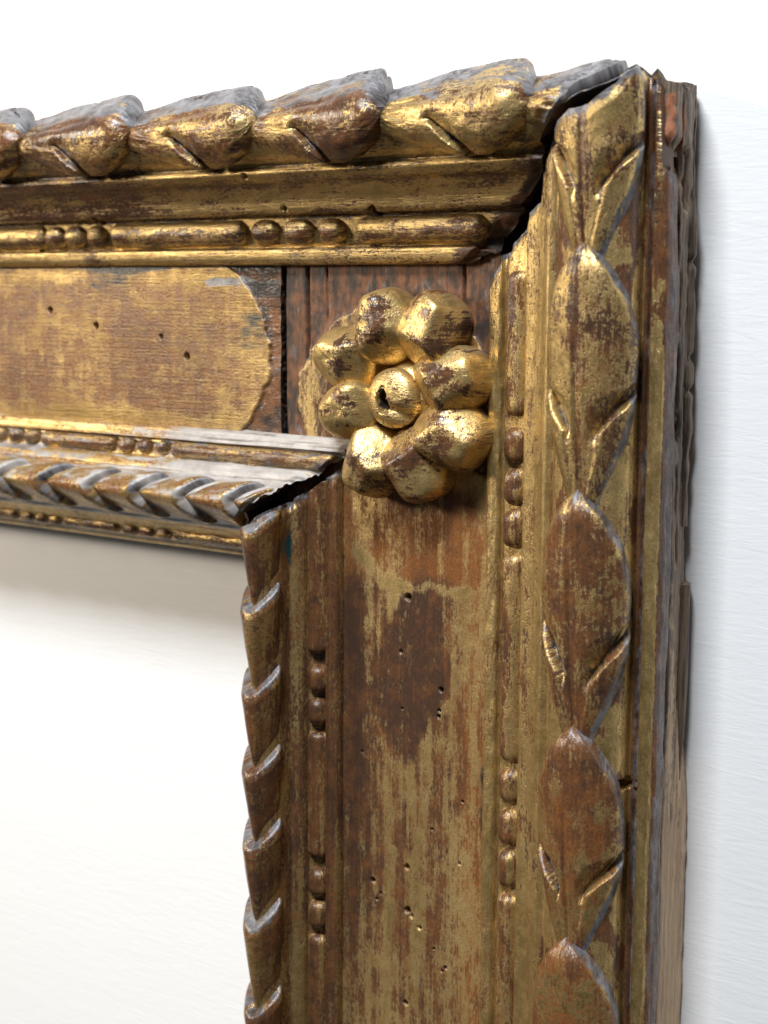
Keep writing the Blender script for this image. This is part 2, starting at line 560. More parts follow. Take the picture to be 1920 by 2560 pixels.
TOP_HOLES = [(.1126, .0337, .0011), (.0826, .0345, .0013), (.1212, .0248, .0009), (.1880, .0351, .0011), (.2176, .0428, .0013)]
SIDE_HOLES = [(.0589, .0407, .0011), (.0840, .0107, .0009), (.1760, .0012, .0015)]


def ragged_end(axis):
    e = end_out_top if axis == 'top' else end_out_side
    def f(T, S, U, H):
        d = disp_common(T, S, 11 if axis == 'top' else 21)
        q = T - e(U)
        near = 1 - sst(q, 0.0, 0.0035)
        d = d + near * (-0.0008 + 0.0018 * fbm(T * 170, S * 150, 71, 3))
        if axis == 'top':
            brk = (1 - sst(q + 0.004 * fbm(T * 200, S * 300, 77, 3), 0.0045, 0.0062)) * sst(U, 0.037, 0.040) * (1 - sst(U, 0.0485, 0.0489))
            d = d - 0.0016 * brk
            d = hole(d, T, U, TOP_HOLES)
            d = d - 0.0012 * (1 - sst(np.abs(fbm(T * 50, U * 500, 79, 2)), 0.0, 0.02)) * (U < 0.004) * (H > .027)
        else:
            d = hole(d, T, U, SIDE_HOLES)
            d = d + (U < 0.0008) * (0.0004 * fbm(T * 9, S * 1500, 87, 4) + 0.0005 * fbm(T * 40, S * 30, 89, 3))
            brk = gauss(T, 0.0215, 0.0035) * gauss(U, 0.0195, 0.003)
            d = d - 0.002 * brk * (0.6 + 1.6 * fbm(T * 400, U * 400, 83, 3))
            rag = (U < -0.0016) | (H < 0.0195)
            d = d + np.where(rag, 0.0009 * fbm(T * 120, S * 500, 85, 4) - 0.0012 * (1 - sst(T, 0.03, 0.06)), 0)
        return d
    return f


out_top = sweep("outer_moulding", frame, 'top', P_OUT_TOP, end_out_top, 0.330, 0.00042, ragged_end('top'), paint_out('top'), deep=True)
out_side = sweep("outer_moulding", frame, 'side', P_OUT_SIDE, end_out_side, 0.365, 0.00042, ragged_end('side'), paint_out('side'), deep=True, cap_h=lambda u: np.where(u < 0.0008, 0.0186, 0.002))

# --- inner mouldings -----------------------------------------------------------


def disp_inn(axis):
    e = end_inn_top if axis == 'top' else end_inn_side
    def f(T, S, U, H):
        d = disp_common(T, S, 41 if axis == 'top' else 51)
        q = T - e(U)
        near = 1 - sst(q, 0.0, 0.004)
        d = d + near * (-0.0006 + 0.0024 * fbm(T * 350, S * 350, 73, 4))
        if axis == 'top':
            w = 1 - sst(T, 0.135, 0.16)
            d = d + w * 0.0014 * fbm(T * 35, S * 900, 75, 4) * (U < 0.111)
        return d
    return f


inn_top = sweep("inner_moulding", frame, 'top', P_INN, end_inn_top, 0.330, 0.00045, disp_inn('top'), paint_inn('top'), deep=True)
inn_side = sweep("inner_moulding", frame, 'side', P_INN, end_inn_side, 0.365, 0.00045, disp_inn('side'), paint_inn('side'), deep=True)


# --- frieze boards -----------------------------------------------------------
def board(name, parent, axis, u0, u1, h, t0, t1, disp, paint, holes):
    pts = [(u0, h - 0.008), (u0, h - 0.0004), (u0 + 0.0006, h), ((u0 + u1) / 2, h), (u1 - 0.0006, h), (u1, h - 0.0004), (u1, h - 0.008)]
    pr = Prof(pts, 0.00030, 1)
    def dd(T, S, U, H):
        return hole(disp(T, S, U, H), T, U, holes)
    return sweep(name, parent, axis, pr, t0, t1, 0.00030, dd, paint, cap_h=h - 0.008)


def tb(U):      # where gesso and gold have broken away at the joint of the top board
    return 0.1240 + 0.0011 * np.abs((U - 0.0745) / 0.0085) ** 2.4 + 0.0050 * fbm(U * 150, 0 * U, 155, 5)


def f_top_disp(T, S, U, H):
    lost = 1 - sst(T + 0.0032 * fbm(T * 170, U * 170, 57, 4), tb(U) - 0.0004, tb(U) + 0.0004)
    d = 0.0002 * fbm(T * 25, U * 60, 59, 3) + 0.00008 * fbm(T * 300, U * 60, 61, 3)
    return d + lost * (-0.0007 + 0.0009 * fbm(T * 220, U * 220, 63, 4))


def f_top_paint(T, S, U, H):
    lost = 1 - sst(T + 0.0032 * fbm(T * 170, U * 170, 57, 4), tb(U) - 0.0003, tb(U) + 0.0003)
    b = fbm(T * 35, U * 70, 64, 4)
    v = fbm(T * 420, U * 45, 65, 4)
    fine = fbm(T * 300, U * 300, 66, 3)
    cov = 0.36 + 0.7 * b + 0.4 * v + 0.5 * fine
    cov = cov + 0.35 * gauss(U, 0.0520, 0.0028) + 0.30 * gauss(U, 0.0955, 0.003)
    cov = cov + 0.22 * (1 - sst(T, 0.135, 0.165))
    amber = 0.85 + 0.6 * b + 0.3 * v
    olive = 0.62 + 1.0 * fbm(T * 25, U * 50, 67, 3)
    cov = cov * (1 - lost)
    ges = 0.9 * np.exp(-((T - 0.142) / 0.011) ** 2 - ((U - 0.0535) / 0.0016) ** 2) * (1 + fbm(T * 300, U * 300, 68, 3))
    dirt_shade = 0.75 * lost * (0.6 + 1.2 * fbm(T * 160, U * 160, 69, 4)) + 0.55 * gauss(U, 0.049, 0.0012)  # last term paints the lip's shadow line along the board edge
    dirt_shade = dirt_shade + 0.55 * sst(fbm(T * 22, U * 60, 70, 3), 0.10, 0.26)
    return masks(T.shape, cov, lost * 0.45, dirt_shade, ges + lost * 0.32, amber, olive, 0, 0.95)


board("frieze_board", frame, 'top', 0.0462, 0.0990, 0.0163,
      lambda u: 0.1206 + 0.0004 * fbm(u * 300, 0 * u, 72, 3), 0.330, f_top_disp, f_top_paint,
      [(.2163, .0626, .0011), (.1954, .0673, .0012), (.1673, .0700, .0008), (.1567, .0758, .0012)])

RC = (-0.0730, -0.0836)     # rosette centre


def f_side_lost(T, U):
    x = (U + RC[0]); y = (T + RC[1])
    q = np.hypot(x / np.where(x > 0, 0.0405, 0.023), y / np.where(y < 0, 0.0265, 0.034)) + 0.14 * fbm(T * 160, U * 160, 81, 4)
    gold = np.maximum(1 - sst(q, 0.97, 1.03), sst(T + 0.006 * fbm(U * 200, T * 80, 82, 3), 0.1035, 0.1055) * (U < 0.0985))
    return 1 - gold


def f_side_disp(T, S, U, H):
    lost = f_side_lost(T, U)
    d = 0.00022 * fbm(T * 20, U * 90, 84, 3) + 0.00006 * fbm(T * 40, U * 800, 86, 3)
    d = d + lost * (-0.0007 + 0.0007 * fbm(T * 70, U * 150, 87, 4))
    # splits along the grain in the bare block
    for (c, w, t1) in ((0.1105, 0.00045, 0.078), (0.1035, 0.00018, 0.066), (0.0578, 0.0003, 0.064)):
        d = d - 0.0024 * gauss(U + 0.0006 * fbm(T * 100, 0 * T, 88, 3), c, w) * (1 - sst(T, t1 - 0.004, t1)) * lost
    return d


def f_side_paint(T, S, U, H):
    lost = f_side_lost(T, U)
    v = fbm(T * 22, U * 420, 91, 5)
    v2 = fbm(T * 14, U * 120, 92, 4)
    f3 = fbm(T * 260, U * 420, 93, 3)
    cov = 0.50 + 1.25 * v + 0.6 * v2 + 0.6 * f3
    # polished brown patch where the leaf is rubbed through
    q = np.hypot((U - 0.0742 - 0.12 * (T - 0.16)) / 0.0125, (T - 0.160) / 0.026) + 0.7 * fbm(T * 60, U * 200, 94, 4)
    patch = 1 - sst(q, 0.75, 1.1)
    cov = cov - 0.55 * patch
    left = gauss(U, 0.0935, 0.0055) * sst(T, 0.128, 0.145) * (1 - 0.5 * sst(T, 0.22, 0.26))
    cov = cov - 0.65 * left
    top = (1 - sst(T + 0.006 * v2, 0.1325, 0.1365)) * sst(T, 0.106, 0.114)
    cov = cov - 0.35 * top * (1 - sst(U + 0.01 * v2, 0.082, 0.088)) * sst(U + 0.01 * v2, 0.048, 0.055) + 0.55 * gauss(T + 0.004 * v2, 0.1365, 0.0016) * sst(U, 0.052, 0.058) * (1 - sst(U, 0.080, 0.09))
    cov = cov + 0.7 * gauss(T + 0.006 * v2, 0.1045, 0.004) * (1 - sst(U, 0.058, 0.068))
    cov = cov + 0.6 * np.exp(-((T - 0.131 - 0.6 * (0.09 - U)) / 0.0025) ** 2 - ((U - 0.087) / 0.009) ** 2)
    cov = cov - 0.22 * gauss(U, 0.0525, 0.0022) * sst(T, 0.18, 0.2)
    cov = cov + 0.35 * lost * 0
    amber = 0.40 + 0.5 * v2 - 0.35 * patch - 0.3 * left + 0.5 * top + 0.55 * gauss(U, 0.0530, 0.004)
    olive = 0.28 + 0.8 * fbm(T * 18, U * 90, 95, 3)
    dirt_shade = 0.5 * lost * sst(fbm(T * 90, U * 160, 96, 4), -0.05, 0.2) + 0.5 * sst(fbm(T * 20, U * 160, 97, 4), 0.12, 0.28)
    dirt_shade = dirt_shade + 0.5 * gauss(U, 0.0975, 0.0012) * (T > 0.1)
    return masks(T.shape, cov, lost * 1.1, dirt_shade, 0.25 * lost * (1 + 2 * fbm(T * 200, U * 200, 98, 3)), amber, olive, 0, 0.9)


board("frieze_board", frame, 'side', 0.0462, 0.1190, 0.0163, lambda u: 0.0450 + 0 * u, 0.365, f_side_disp, f_side_paint,
      [(.1399, .0749, .0011), (.1557, .0771, .0006), (.1645, .0635, .0008), (.1722, .0642, .0006), (.2180, .0745, .0009),
       (.2247, .0864, .0009), (.2308, .0741, .0011), (.2589, .0746, .0008), (.172, .0765, .0004), (.2400, .0650, .0004),
       (.2300, .0850, .0005), (.2350, .0700, .0006), (.205, .066, .0004), (.195, .0560, .0004), (.2322, .0728, .0007), (.2280, .0835, .0004),
       (.2445, .0610, .0005), (.2460, .0622, .0004), (.213, .0568, .0004), (.187, .0905, .0004), (.1705, .0640, .0005)])


# --- carved leaves ------------------------------------------------------------
def leaf(parent, axis, prof, tip, pitch, wA, wL, uc, uA, uLs, Htip, a0, a1, slits, endf, style, seed, cov0, amber0, gesso_rim, eL=0.66, tround=0.10, dome=0.0013):
    na, nb = 220, 130
    aa = np.r_[0.0, np.linspace(0, 1.14, na - 1)]
    bb = np.sin(np.linspace(-np.pi / 2, np.pi / 2, nb))
    A0, B = np.meshgrid(aa, bb, indexing='ij')
    sc = prof.s_of_u(uc); sA = prof.s_of_u(uA) - sc; sL = sc - uLs
    kx = np.array([0, .015, .05, .12, .22, .35, .45, .58, .68, .8, .92, 1.0, 1.08, 1.14])

    def geo(A):
        WA = np.interp(A, kx, wA); WL = np.interp(A, kx, wL)
        wob = 1 + 0.07 * fbm(A * 5 + seed, B * 0 + np.sign(B) * 3, 500 + seed, 3)
        Sx = sc + np.where(B > 0, sA * WA, sL * WL) * B * wob
        T = tip + A * pitch + 0.0010 * fbm(B * 3, A * 0 + seed, 510 + seed, 3) + 0.0009 * (B ** 2) * (1 - sst(A, 0, .1))
        return (Sx, T) + prof.at(Sx)

    Sx, T, U, H, nu, nh = geo(A0)
    ok = (T - endf(U) - 0.0006) >= 0
    first = np.where(ok.all(0), 0, np.argmax(ok, 0))
    clipped = bool((first > 0).any())
    A = A0
    if clipped:                      # a leaf sawn through by the mitre starts at the cut
        m = T - endf(U) - 0.0006
        f = np.clip(first, 1, na - 1); c = np.arange(nb)
        m1, m0 = m[f, c], m[f - 1, c]
        al = np.where(first > 0, aa[f - 1] + (aa[f] - aa[f - 1]) * np.clip(-m0 / np.maximum(m1 - m0, 1e-9), 0, 1), 0)
        A = al[None, :] + A0 / 1.14 * (1.14 - al[None, :])
        Sx, T, U, H, nu, nh = geo(A)
    ht = np.interp(A, [0, .03, .10, .3, .55, .8, 1.0, 1.14], [0.92, 1.0, 1.0, .90, .66, .42, .18, -0.1]) * Htip
    e = np.where(B > 0, 1.22 * (1 - np.abs(B) ** 6) - 0.22, 1 - 1.22 * sst(-B, eL, 1.0))
    tipf = 1.25 * np.sqrt(np.clip(1 - (1 - np.clip(A / tround, 0, 1)) ** 2, 0, 1)) - 0.25
    d = ht * e * tipf + dome * (1 - B ** 2) * sst(A, 0, .15) * (1 - 0.6 * sst(A, .6, 1.0))
    # mid vein
    d = d - 0.00055 * gauss(B, 0.04, 0.045) * sst(A, 0.30, 0.5)
    # the two curved cuts that free the side lobes
    sl = np.zeros_like(A)
    for sg in slits:
        q = np.clip((A - a0) / (a1 - a0), 0, 1)
        bc = sg * (1.04 - 0.74 * q ** 0.68)
        wv = np.interp(q, [0, .35, .7, 1], [.10, .24, .19, .08])
        ins = sst(A, a0 - 0.05, a0 + 0.02) * (1 - sst(A, a1 - 0.02, a1 + 0.06))
        r = (B - bc) * sg
        g = np.clip((r + 1.7 * wv) / (1.75 * wv), 0, 1) ** 1.25 * (1 - sst(r, 0.06 * wv, 0.50 * wv)) * ins
        lobe = sst(r, 0.02, 0.12) * np.exp(-np.clip(r, 0, 9) / 0.8) * sst(A, a0, a0 + .08) * (1 - sst(A, .95, 1.1))
        d = d - (0.0028 if gesso_rim == 0 else 0.0022) * g + 0.0006 * lobe * (1 - np.abs(B) ** 8)
        sl = np.maximum(sl, g)
    d = d + (0.0004 if gesso_rim == 0 else 0.0010) * fbm(A * 6, B * 3, 520 + seed, 3) + 0.00012 * fbm(A * 22, B * 16, 540 + seed, 3)
    d = d - 0.0007 * (1 - sst(np.abs(fbm(A * 9, B * 4, 545 + seed, 3) + .05), 0.0, 0.03)) * gesso_rim * (B < -0.5)
    crk = np.zeros_like(A)
    if gesso_rim > 0:            # drying cracks in the exposed upper faces
        rg = np.random.default_rng(900 + seed)
        for _ in range(3):
            ac, bc0, sl2, ln = rg.uniform(.12, .6), rg.uniform(-.85, -.45), rg.uniform(-.9, -.3), rg.uniform(.06, .16)
            c = gauss(B - bc0 - sl2 * (A - ac) + 0.10 * fbm(A * 14, B * 2, 905 + seed, 3), 0, 0.022) * (1 - sst(np.abs(A - ac), ln * .6, ln))
            crk = np.maximum(crk, c)
        d = d - 0.0016 * crk
    lim = endf(U) + 0.0006
    near = 1 - sst(T - lim, 0.0, 0.004)
    d = d + near * (-0.0008 + 0.0014 * fbm(T * 150, Sx * 110, 560 + seed, 2))
    if clipped:
        d[0] = -0.0016
    u = U + nu * d; h = H + nh * d
    V = place(axis, T, u, h).reshape(-1, 3)
    gid = nid()
    G = np.stack([T, Sx, np.full_like(T, gid)], -1).reshape(-1, 3)
    n = fbm(T * 70, Sx * 330, 600 + seed, 5); m = fbm(T * 220, Sx * 220, 620 + seed, 4); bl = fbm(T * 60, Sx * 90, 640 + seed, 3)
    cov = cov0 + 0.6 * n + 0.55 * m + 0.5 * bl
    rim = np.maximum(sst(np.abs(B), 0.86, 0.97), 1 - sst(A, 0.03, 0.09))
    ges = rim * (0.36 + 0.4 * m) + gesso_rim * (0.66 + 1.3 * bl + 0.5 * n) * (1 - sst(U + 0.0025 * m + 0.004 * bl, 0.0092, 0.0112))
    ges = ges + (0.70 + 0.5 * n + 0.9 * bl) * sst(-B, 0.68, 0.78) * (1 - gesso_rim)  # grey rims and outer flank: worn gesso with reflected sheen painted in
    ges = ges + 0.7 * near
    amber = amber0 + 0.7 * bl + 0.3 * n
    M, N = masks(T.shape, cov - 0.15 * gauss(B, 0.04, 0.1), 0, 0.8 * crk + 0.60 * sl + 0.05 + 0.5 * sst(m, 0.15, 0.3) * 0.6, ges, amber, 0.5 + 0.6 * bl, 0)  # cuts get their shade painted darker; cracks and random grime are real
    F = grid_faces(na, nb, 0, axis == 'top')
    return build("leaf", V, F, GILD, parent, G, M.reshape(-1, 4), N.reshape(-1, 4))


WA_S = [0, .11, .27, .50, .76, .95, 1.0, .98, .90, .74, .54, .40, .28, .2]
WL_S = [0, .11, .27, .50, .76, .95, 1.0, 1.0, .95, .80, .56, .40, .28, .2]
WL_T = [.10, .24, .48, .80, 1.0, 1.0, 1.0, .98, .92, .82, .70, .62, .55, .5]
WA_T = [0, .22, .46, .70, .88, 1.0, 1.0, .95, .86, .74, .60, .50, .40, .3]


def arc_L(prof, h):     # arc length where the outer flank passes height h just outside the crest
    i = np.where((prof.U < 0.0062) & (prof.U > -0.0005) & (prof.H > h))[0][0]
    return prof.S[i]


sL_top = arc_L(P_LEAF_TOP, 0.0215)
sL_side = arc_L(P_LEAF_SIDE, 0.0272)
tips_side = [-0.0117, 0.0440, 0.1024, 0.1606, 0.2148, 0.270, 0.325]
for i, tp in enumerate(tips_side):
    p = (tips_side[i + 1] if i + 1 < len(tips_side) else tp + 0.055) - tp
    leaf(out_side, 'side', P_LEAF_SIDE, tp, p, WA_S, WL_S, 0.0112, 0.0222, sL_side, [.0034, .0031, .0035, .0032, .0036, .0034, .0034][i], [.55, .56, .54, .57, .53, .55, .55][i], [.78, .77, .80, .79, .76, .78, .78][i], (1, -1),
         end_out_side, 'side', i, [0.62, 0.54, 0.38, 0.34, 0.28, 0.3, 0.3][i], [0.35, 0.30, 0.45, 0.52, 0.58, 0.5, 0.5][i], 0.0)
tips_top = [-0.019, 0.0262, 0.0690, 0.1118, 0.1580, 0.2042, 0.2508, 0.297]
for i, tp in enumerate(tips_top):
    p = (tips_top[i + 1] if i + 1 < len(tips_top) else tp + 0.046) - tp
    leaf(out_top, 'top', P_LEAF_TOP, tp, p, WA_T, WL_T, 0.0100, 0.0224, sL_top, [.0042, .0045, .0050, .0041, .0047, .0043, .0045, .0045][i], 0.40 + 0.02 * ((i * 7) % 3 - 1), 0.66, (1,),
         end_out_top, 'top', 20 + i, [0.5, 0.58, 0.40, 0.40, 0.36, 0.36, 0.36, 0.36][i], [0.3, 0.35, 0.4, 0.45, 0.45, 0.5, 0.5, 0.5][i], 1.0, 0.66, [.2, .24, .17, .26, .2, .22, .2, .2][i], 0.0008)


# --- bead and reel --------------------------------------------------------------
def rod(name, parent, axis, uc, hc, tilt, w, hgt, t0, t1, seed, cov0, gesso0=0.0, endlim=None, sq=0.35):
    """a half round length (or a bead when short): lies in its seat at (uc, hc), tilt turns the seat"""
    L = t1 - t0
    na = max(12, int(L / 0.0005)); nb = 22
    x = np.linspace(0, 1, na)
    z = 0.5 - 0.5 * np.cos(np.pi * np.clip(x, 0, 1)) if L < 0.012 else x
    tl = t0 + L * z
    dist = np.minimum(tl - t0, t1 - tl)
    capw = min(L / 2, w * 0.5)
    k = np.clip(dist / capw, 0, 1)
    sc = np.sqrt(np.clip(1 - (1 - k) ** 2, 0, 1)) if L < 0.012 else np.clip(1 - (1 - k) ** 3, 0, 1) ** 0.6
    th = np.linspace(-0.25, np.pi + 0.25, nb)
    SCL, TH = np.meshgrid(sc, th, indexing='ij')
    T = np.repeat(tl[:, None], nb, 1)
    nz = 0.0005 * fbm(T * 190, TH * 1.4, 700 + seed, 3) + 0.00014 * fbm(T * 500, TH * 4, 720 + seed, 2)
    du = -np.cos(TH) * (w / 2) * (SCL * 0.75 + 0.25 * (SCL > 0)) + nz
    dh = np.sin(TH) * hgt * SCL + nz
    c, s = math.cos(tilt), math.sin(tilt)
    u = uc + du * c - dh * s; h = hc + du * s + dh * c
    if endlim is not None:
        T = np.maximum(T, endlim(u) + 0.0006)
    V = place(axis, T, u, h).reshape(-1, 3)
    G = np.stack([T, TH * w * 0.5, np.full_like(T, nid())], -1).reshape(-1, 3)
    n = fbm(T * 60, TH * 2, 740 + seed, 4); m = fbm(T * 260, TH * 3, 760 + seed, 3)
    cov = cov0 + 0.6 * n + 0.6 * m - 0.25 * gauss(TH, 1.9, 0.5)
    M, N = masks(T.shape, cov, 0, 0.06, gesso0 + 0.5 * n * (gesso0 > 0), 0.4 + 0.6 * n, 0.35 + 0.5 * m, 0)
    return build(name, V, grid_faces(na, nb, 0, axis == 'top'), GILD, parent, G, M.reshape(-1, 4), N.reshape(-1, 4))


def bead_run(parent, axis, uc, hc, tilt, w, hgt, bars, beads, seed, cov0, gesso0=0.0, endlim=None, bcov=None):
    for i, (a, b) in enumerate(bars):
        rod("reel", parent, axis, uc, hc, tilt, w, hgt, a, b, seed + i, cov0, gesso0, endlim)
    for i, (a, b) in enumerate(beads):
        rod("bead", parent, axis, uc, hc, tilt, w * 0.96, hgt * 1.12, a, b, seed + 40 + i, cov0 if bcov is None else bcov, gesso0)


TILT_OUT = -0.13
bead_run(out_top, 'top', 0.0396, 0.0184, TILT_OUT, 0.0074, 0.0036,
         [(0.0490, 0.0905), (0.1300, 0.1845), (0.2130, 0.262), (0.292, 0.33)],
         [(.0945, .1035), (.1058, .1160), (.1180, .1278), (.1868, .1946), (.1958, .2046), (.2050, .2136), (.266, .274), (.275, .283), (.284, .292)],
         10, 0.62, 0, end_out_top, 0.55)
bead_run(out_side, 'side', 0.0394, 0.0184, TILT_OUT, 0.0068, 0.0028,
         [(0.0505, 0.0880), (0.1235, 0.1800), (0.2165, 0.282), (0.312, 0.365)],
         [(.0905, .1002), (.1010, .1110), (.1118, .1222), (.1815, .1915), (.1926, .2030), (.2040, .2150), (.284, .294), (.295, .304), (.304, .312)],
         60, 0.50, 0.12, end_out_side, 0.42)
TILT_INN = 0.42
bead_run(inn_top, 'top', 0.1039, 0.0194, TILT_INN, 0.0050, 0.0026,
         [(0.0975, 0.1600), (0.1838, 0.2175), (0.244, 0.30)],
         [(.1612, .1660), (.1684, .1738), (.1760, .1822), (.2190, .2255), (.227, .2330), (.235, .241)], 120, 0.5, 0.40, end_inn_top)
bead_run(inn_side, 'side', 0.1038, 0.0194, TILT_INN, 0.0064, 0.0030,
         [(0.1065, 0.1596), (0.1822, 0.2206), (0.2440, 0.284), (0.312, 0.365)],
         [(.1625, .1712), (.1722, .1806), (.2236, .2326), (.2336, .2424), (.287, .296), (.297, .306)], 160, 0.36, 0.0, end_inn_side, 0.3)
bead_run(inn_top, 'top', 0.1312, 0.0148, -0.85, 0.0040, 0.0016,
         [(0.128, 0.1640), (0.1880, 0.2130), (0.236, 0.30)],
         [(.1655, .1715), (.1725, .1790), (.1800, .1865), (.2150, .2205), (.2215, .2270), (.228, .2340)], 200, 0.45, 0.1)
bead_run(inn_side, 'side', 0.1312, 0.0148, -0.85, 0.0040, 0.0016, [(0.128, 0.365)], [], 220, 0.4)


# --- the twisted ribbon along the sight edge --------------------------------------
def twist(parent, axis, t0, pitch, seed, k, cov0, ges0, endf):
    prof = P_INN
    na, nb = 64, 48
    a = np.linspace(-0.03, 1.16, na); v = np.linspace(-1.06, 1.06, nb)
    A, Vv = np.meshgrid(a, v, indexing='ij')
    sI = prof.s_of_u(0.1152); s0 = prof.s_of_u(0.1108); s1 = prof.s_of_u(0.1234)
    Sx = np.where(Vv < 0, sI + Vv * (sI - s0), sI + Vv * (s1 - sI))
    U, H, nu, nh = prof.at(Sx)
    T = t0 + A * pitch - k * np.abs(Vv) ** 0.9 * (1 - 0.15 * Vv)
    d = np.interp(A, [-.03, 0.0, .048, .15, .5, .85, 1.0, 1.16], [-.0016, -.0002, .0021, .0026, .0015, .0002, -.0007, -.0018])
    d = d * (1 - 0.75 * np.abs(Vv) ** 6) - 0.0010 * sst(np.abs(Vv), 0.88, 1.06)
    d = d + 0.0007 * gauss(Vv, 0, 0.22) * sst(A, 0, .1)
    d = d + 0.00025 * fbm(A * 4, Vv * 3, 800 + seed, 3)
    lim = endf(U) + 0.0006
    kc = np.clip((T - lim) / 0.0008, 0, 1)
    d = -0.0014 + (d + 0.0014) * np.sqrt(kc)
    T = np.maximum(T, lim)
    u = U + nu * d; h = H + nh * d
    V = place(axis, T, u, h).reshape(-1, 3)
    G = np.stack([T, Sx, np.full_like(T, nid())], -1).reshape(-1, 3)
    n = fbm(T * 60, Sx * 300, 820 + seed, 4); m = fbm(T * 240, Sx * 240, 840 + seed, 3)
    ges = ges0 * (Vv < 0.0) + 0.55 * (1 - sst(A, 0.06, 0.14)) + 0.5 * n  # greys steps and upper facets, painting in the light they catch
    M, N = masks(T.shape, cov0 + 0.6 * n + 0.5 * m, 0, 0.12 + 0.2 * (A > .95), ges, (0.85 if axis == 'top' else 0.35) + 0.6 * n, 0.6 + 0.4 * m, 0)
    return build("twist", V, grid_faces(na, nb, 0, axis == 'top'), GILD, parent, G, M.reshape(-1, 4), N.reshape(-1, 4))


tw_top = [0.1040, 0.1229, 0.1416, 0.1604, 0.1799, 0.2005, 0.2211, 0.2420, 0.263, 0.284, 0.305]
for i in range(len(tw_top) - 1):
    twist(inn_top, 'top', tw_top[i], tw_top[i + 1] - tw_top[i], i, 0.0068, 0.5, 0.40, end_inn_top)
tw_side = [0.1215, 0.1446, 0.1689, 0.1922, 0.2144, 0.2385, 0.2658, 0.289, 0.312, 0.335, 0.358]
for i in range(len(tw_side) - 1):
    twist(inn_side, 'side', tw_side[i], tw_side[i + 1] - tw_side[i], 30 + i, 0.0066, 0.30, 0.05, end_inn_side)

# --- rosette ----------------------------------------------------------------------
ros = link("rosette", None, frame) if False else None
nr, nth = 60, 160
R = np.linspace(0.0002, 0.0245, nr); TH = np.linspace(0, 2 * np.pi, nth, endpoint=False)
RR, TT = np.meshgrid(R, TH, indexing='ij')
hh = 0.0150 + 0.0040 * (1 - sst(RR, 0.014, 0.0240)) + 0.0030 * (1 - sst(RR, 0.006, 0.0105)) + 0.0010 * fbm(RR * 200 * np.cos(TT), RR * 200 * np.sin(TT), 900, 3) + 0.0012 * (1 - sst(RR, 0.006, 0.012))
V = np.stack([RC[0] + RR * np.cos(TT), RC[1] + RR * np.sin(TT), hh], -1).reshape(-1, 3)
mm = fbm(RR * 200, TT * 3, 905, 4)
M, N = masks(RR.shape, 0.85 + 0.7 * mm, 0, 0.05, 0, 0.5, 0.15 + 0.4 * mm, 0)
ros = build("rosette", V, grid_faces(nr, nth, 0, False, True), GILD, frame,
            np.stack([V[:, 0], V[:, 1], np.full(len(V), nid())], -1), M.reshape(-1, 4), N.reshape(-1, 4))


def petal(cx, cy, seed, rl, tw, cov0):
    rg = np.random.default_rng(seed)
    n1, n2 = 64, 72
    ph = np.linspace(0.02, np.pi - 0.02, n1); th = np.linspace(0, 2 * np.pi, n2, endpoint=False)
    P, Q = np.meshgrid(ph, th, indexing='ij')
    d = np.stack([np.sin(P) * np.cos(Q), np.sin(P) * np.sin(Q), np.cos(P)], -1)   # radial, tangential, out of the wall
    ax = np.array([rl, tw, 0.0108])
    pw = 2.5
    r = 1.0 / (np.sum(np.abs(d / ax) ** pw, -1)) ** (1 / pw)
    # narrower toward the centre of the flower
    r = r * (1 - 0.10 * sst(-d[..., 0], 0.1, 1.0) * np.abs(d[..., 1]))
    sg = 1 if rg.uniform() > 0.5 else -1
    planes = [((0.34 + rg.uniform(-.12, .14), rg.uniform(-.25, .25), 0.92), 0.0082 + rg.uniform(-.0003, .0006)),
              ((-0.55, rg.uniform(-.30, .30), 0.80), 0.0074 + rg.uniform(-.0003, .0006)),
              ((0.25, sg * 0.72, 0.62), 0.0080), ((0.45, -sg * 0.72, 0.52), 0.0088)]
    for (nv, off) in planes:
        nv = np.array(nv) / np.linalg.norm(nv)
        dn = d @ nv
        rp = np.where(dn > 0.05, off / np.maximum(dn, 0.05), 1.0)
        kk = 1650.0
        r = -np.log(np.exp(-kk * r) + np.exp(-kk * np.minimum(rp, 0.05))) / kk
    r = r * (1 + 0.05 * fbm(P * 2.2 + seed, Q * 1.1, 910 + seed, 3)) + 0.00008 * fbm(P * 14, Q * 9, 920 + seed, 3)
    p = d * r[..., None]
    rad = np.array([cx - RC[0], cy - RC[1], 0]); rad /= np.linalg.norm(rad)
    tl = 0.20
    ar = np.array([rad[0] * math.cos(tl), rad[1] * math.cos(tl), math.sin(tl)])
    at_ = np.array([-rad[1], rad[0], 0.0]); az = np.cross(ar, at_)
    V = np.array([cx - 0.0010 * rad[0], cy - 0.0010 * rad[1], 0.0218]) + p[..., 0:1] * ar + p[..., 1:2] * at_ + p[..., 2:3] * az
    V = V.reshape(-1, 3)
    m = fbm(V[:, 0] * 260, V[:, 1] * 260, 930 + seed, 4); b = fbm(V[:, 0] * 90, V[:, 1] * 90, 950 + seed, 3)
    crest = sst(p[..., 2], 0.0052, 0.0078).ravel()
    inner = sst(-p[..., 0], -0.001, 0.006).ravel()
    cov = cov0 + 1.1 * m + 0.7 * b - 0.20 * crest + 0.35 * inner
    M, N = masks(m.shape, cov, 0, 0.05, 0.10, 0.30 + 0.5 * b, 0.25 + 0.6 * m, 0)
    return build("petal", V, grid_faces(n1, n2, 0, False, True), GILD, ros,
                 np.stack([V[:, 0], V[:, 1] * 0.5, V[:, 2] + nid()], -1), M, N)


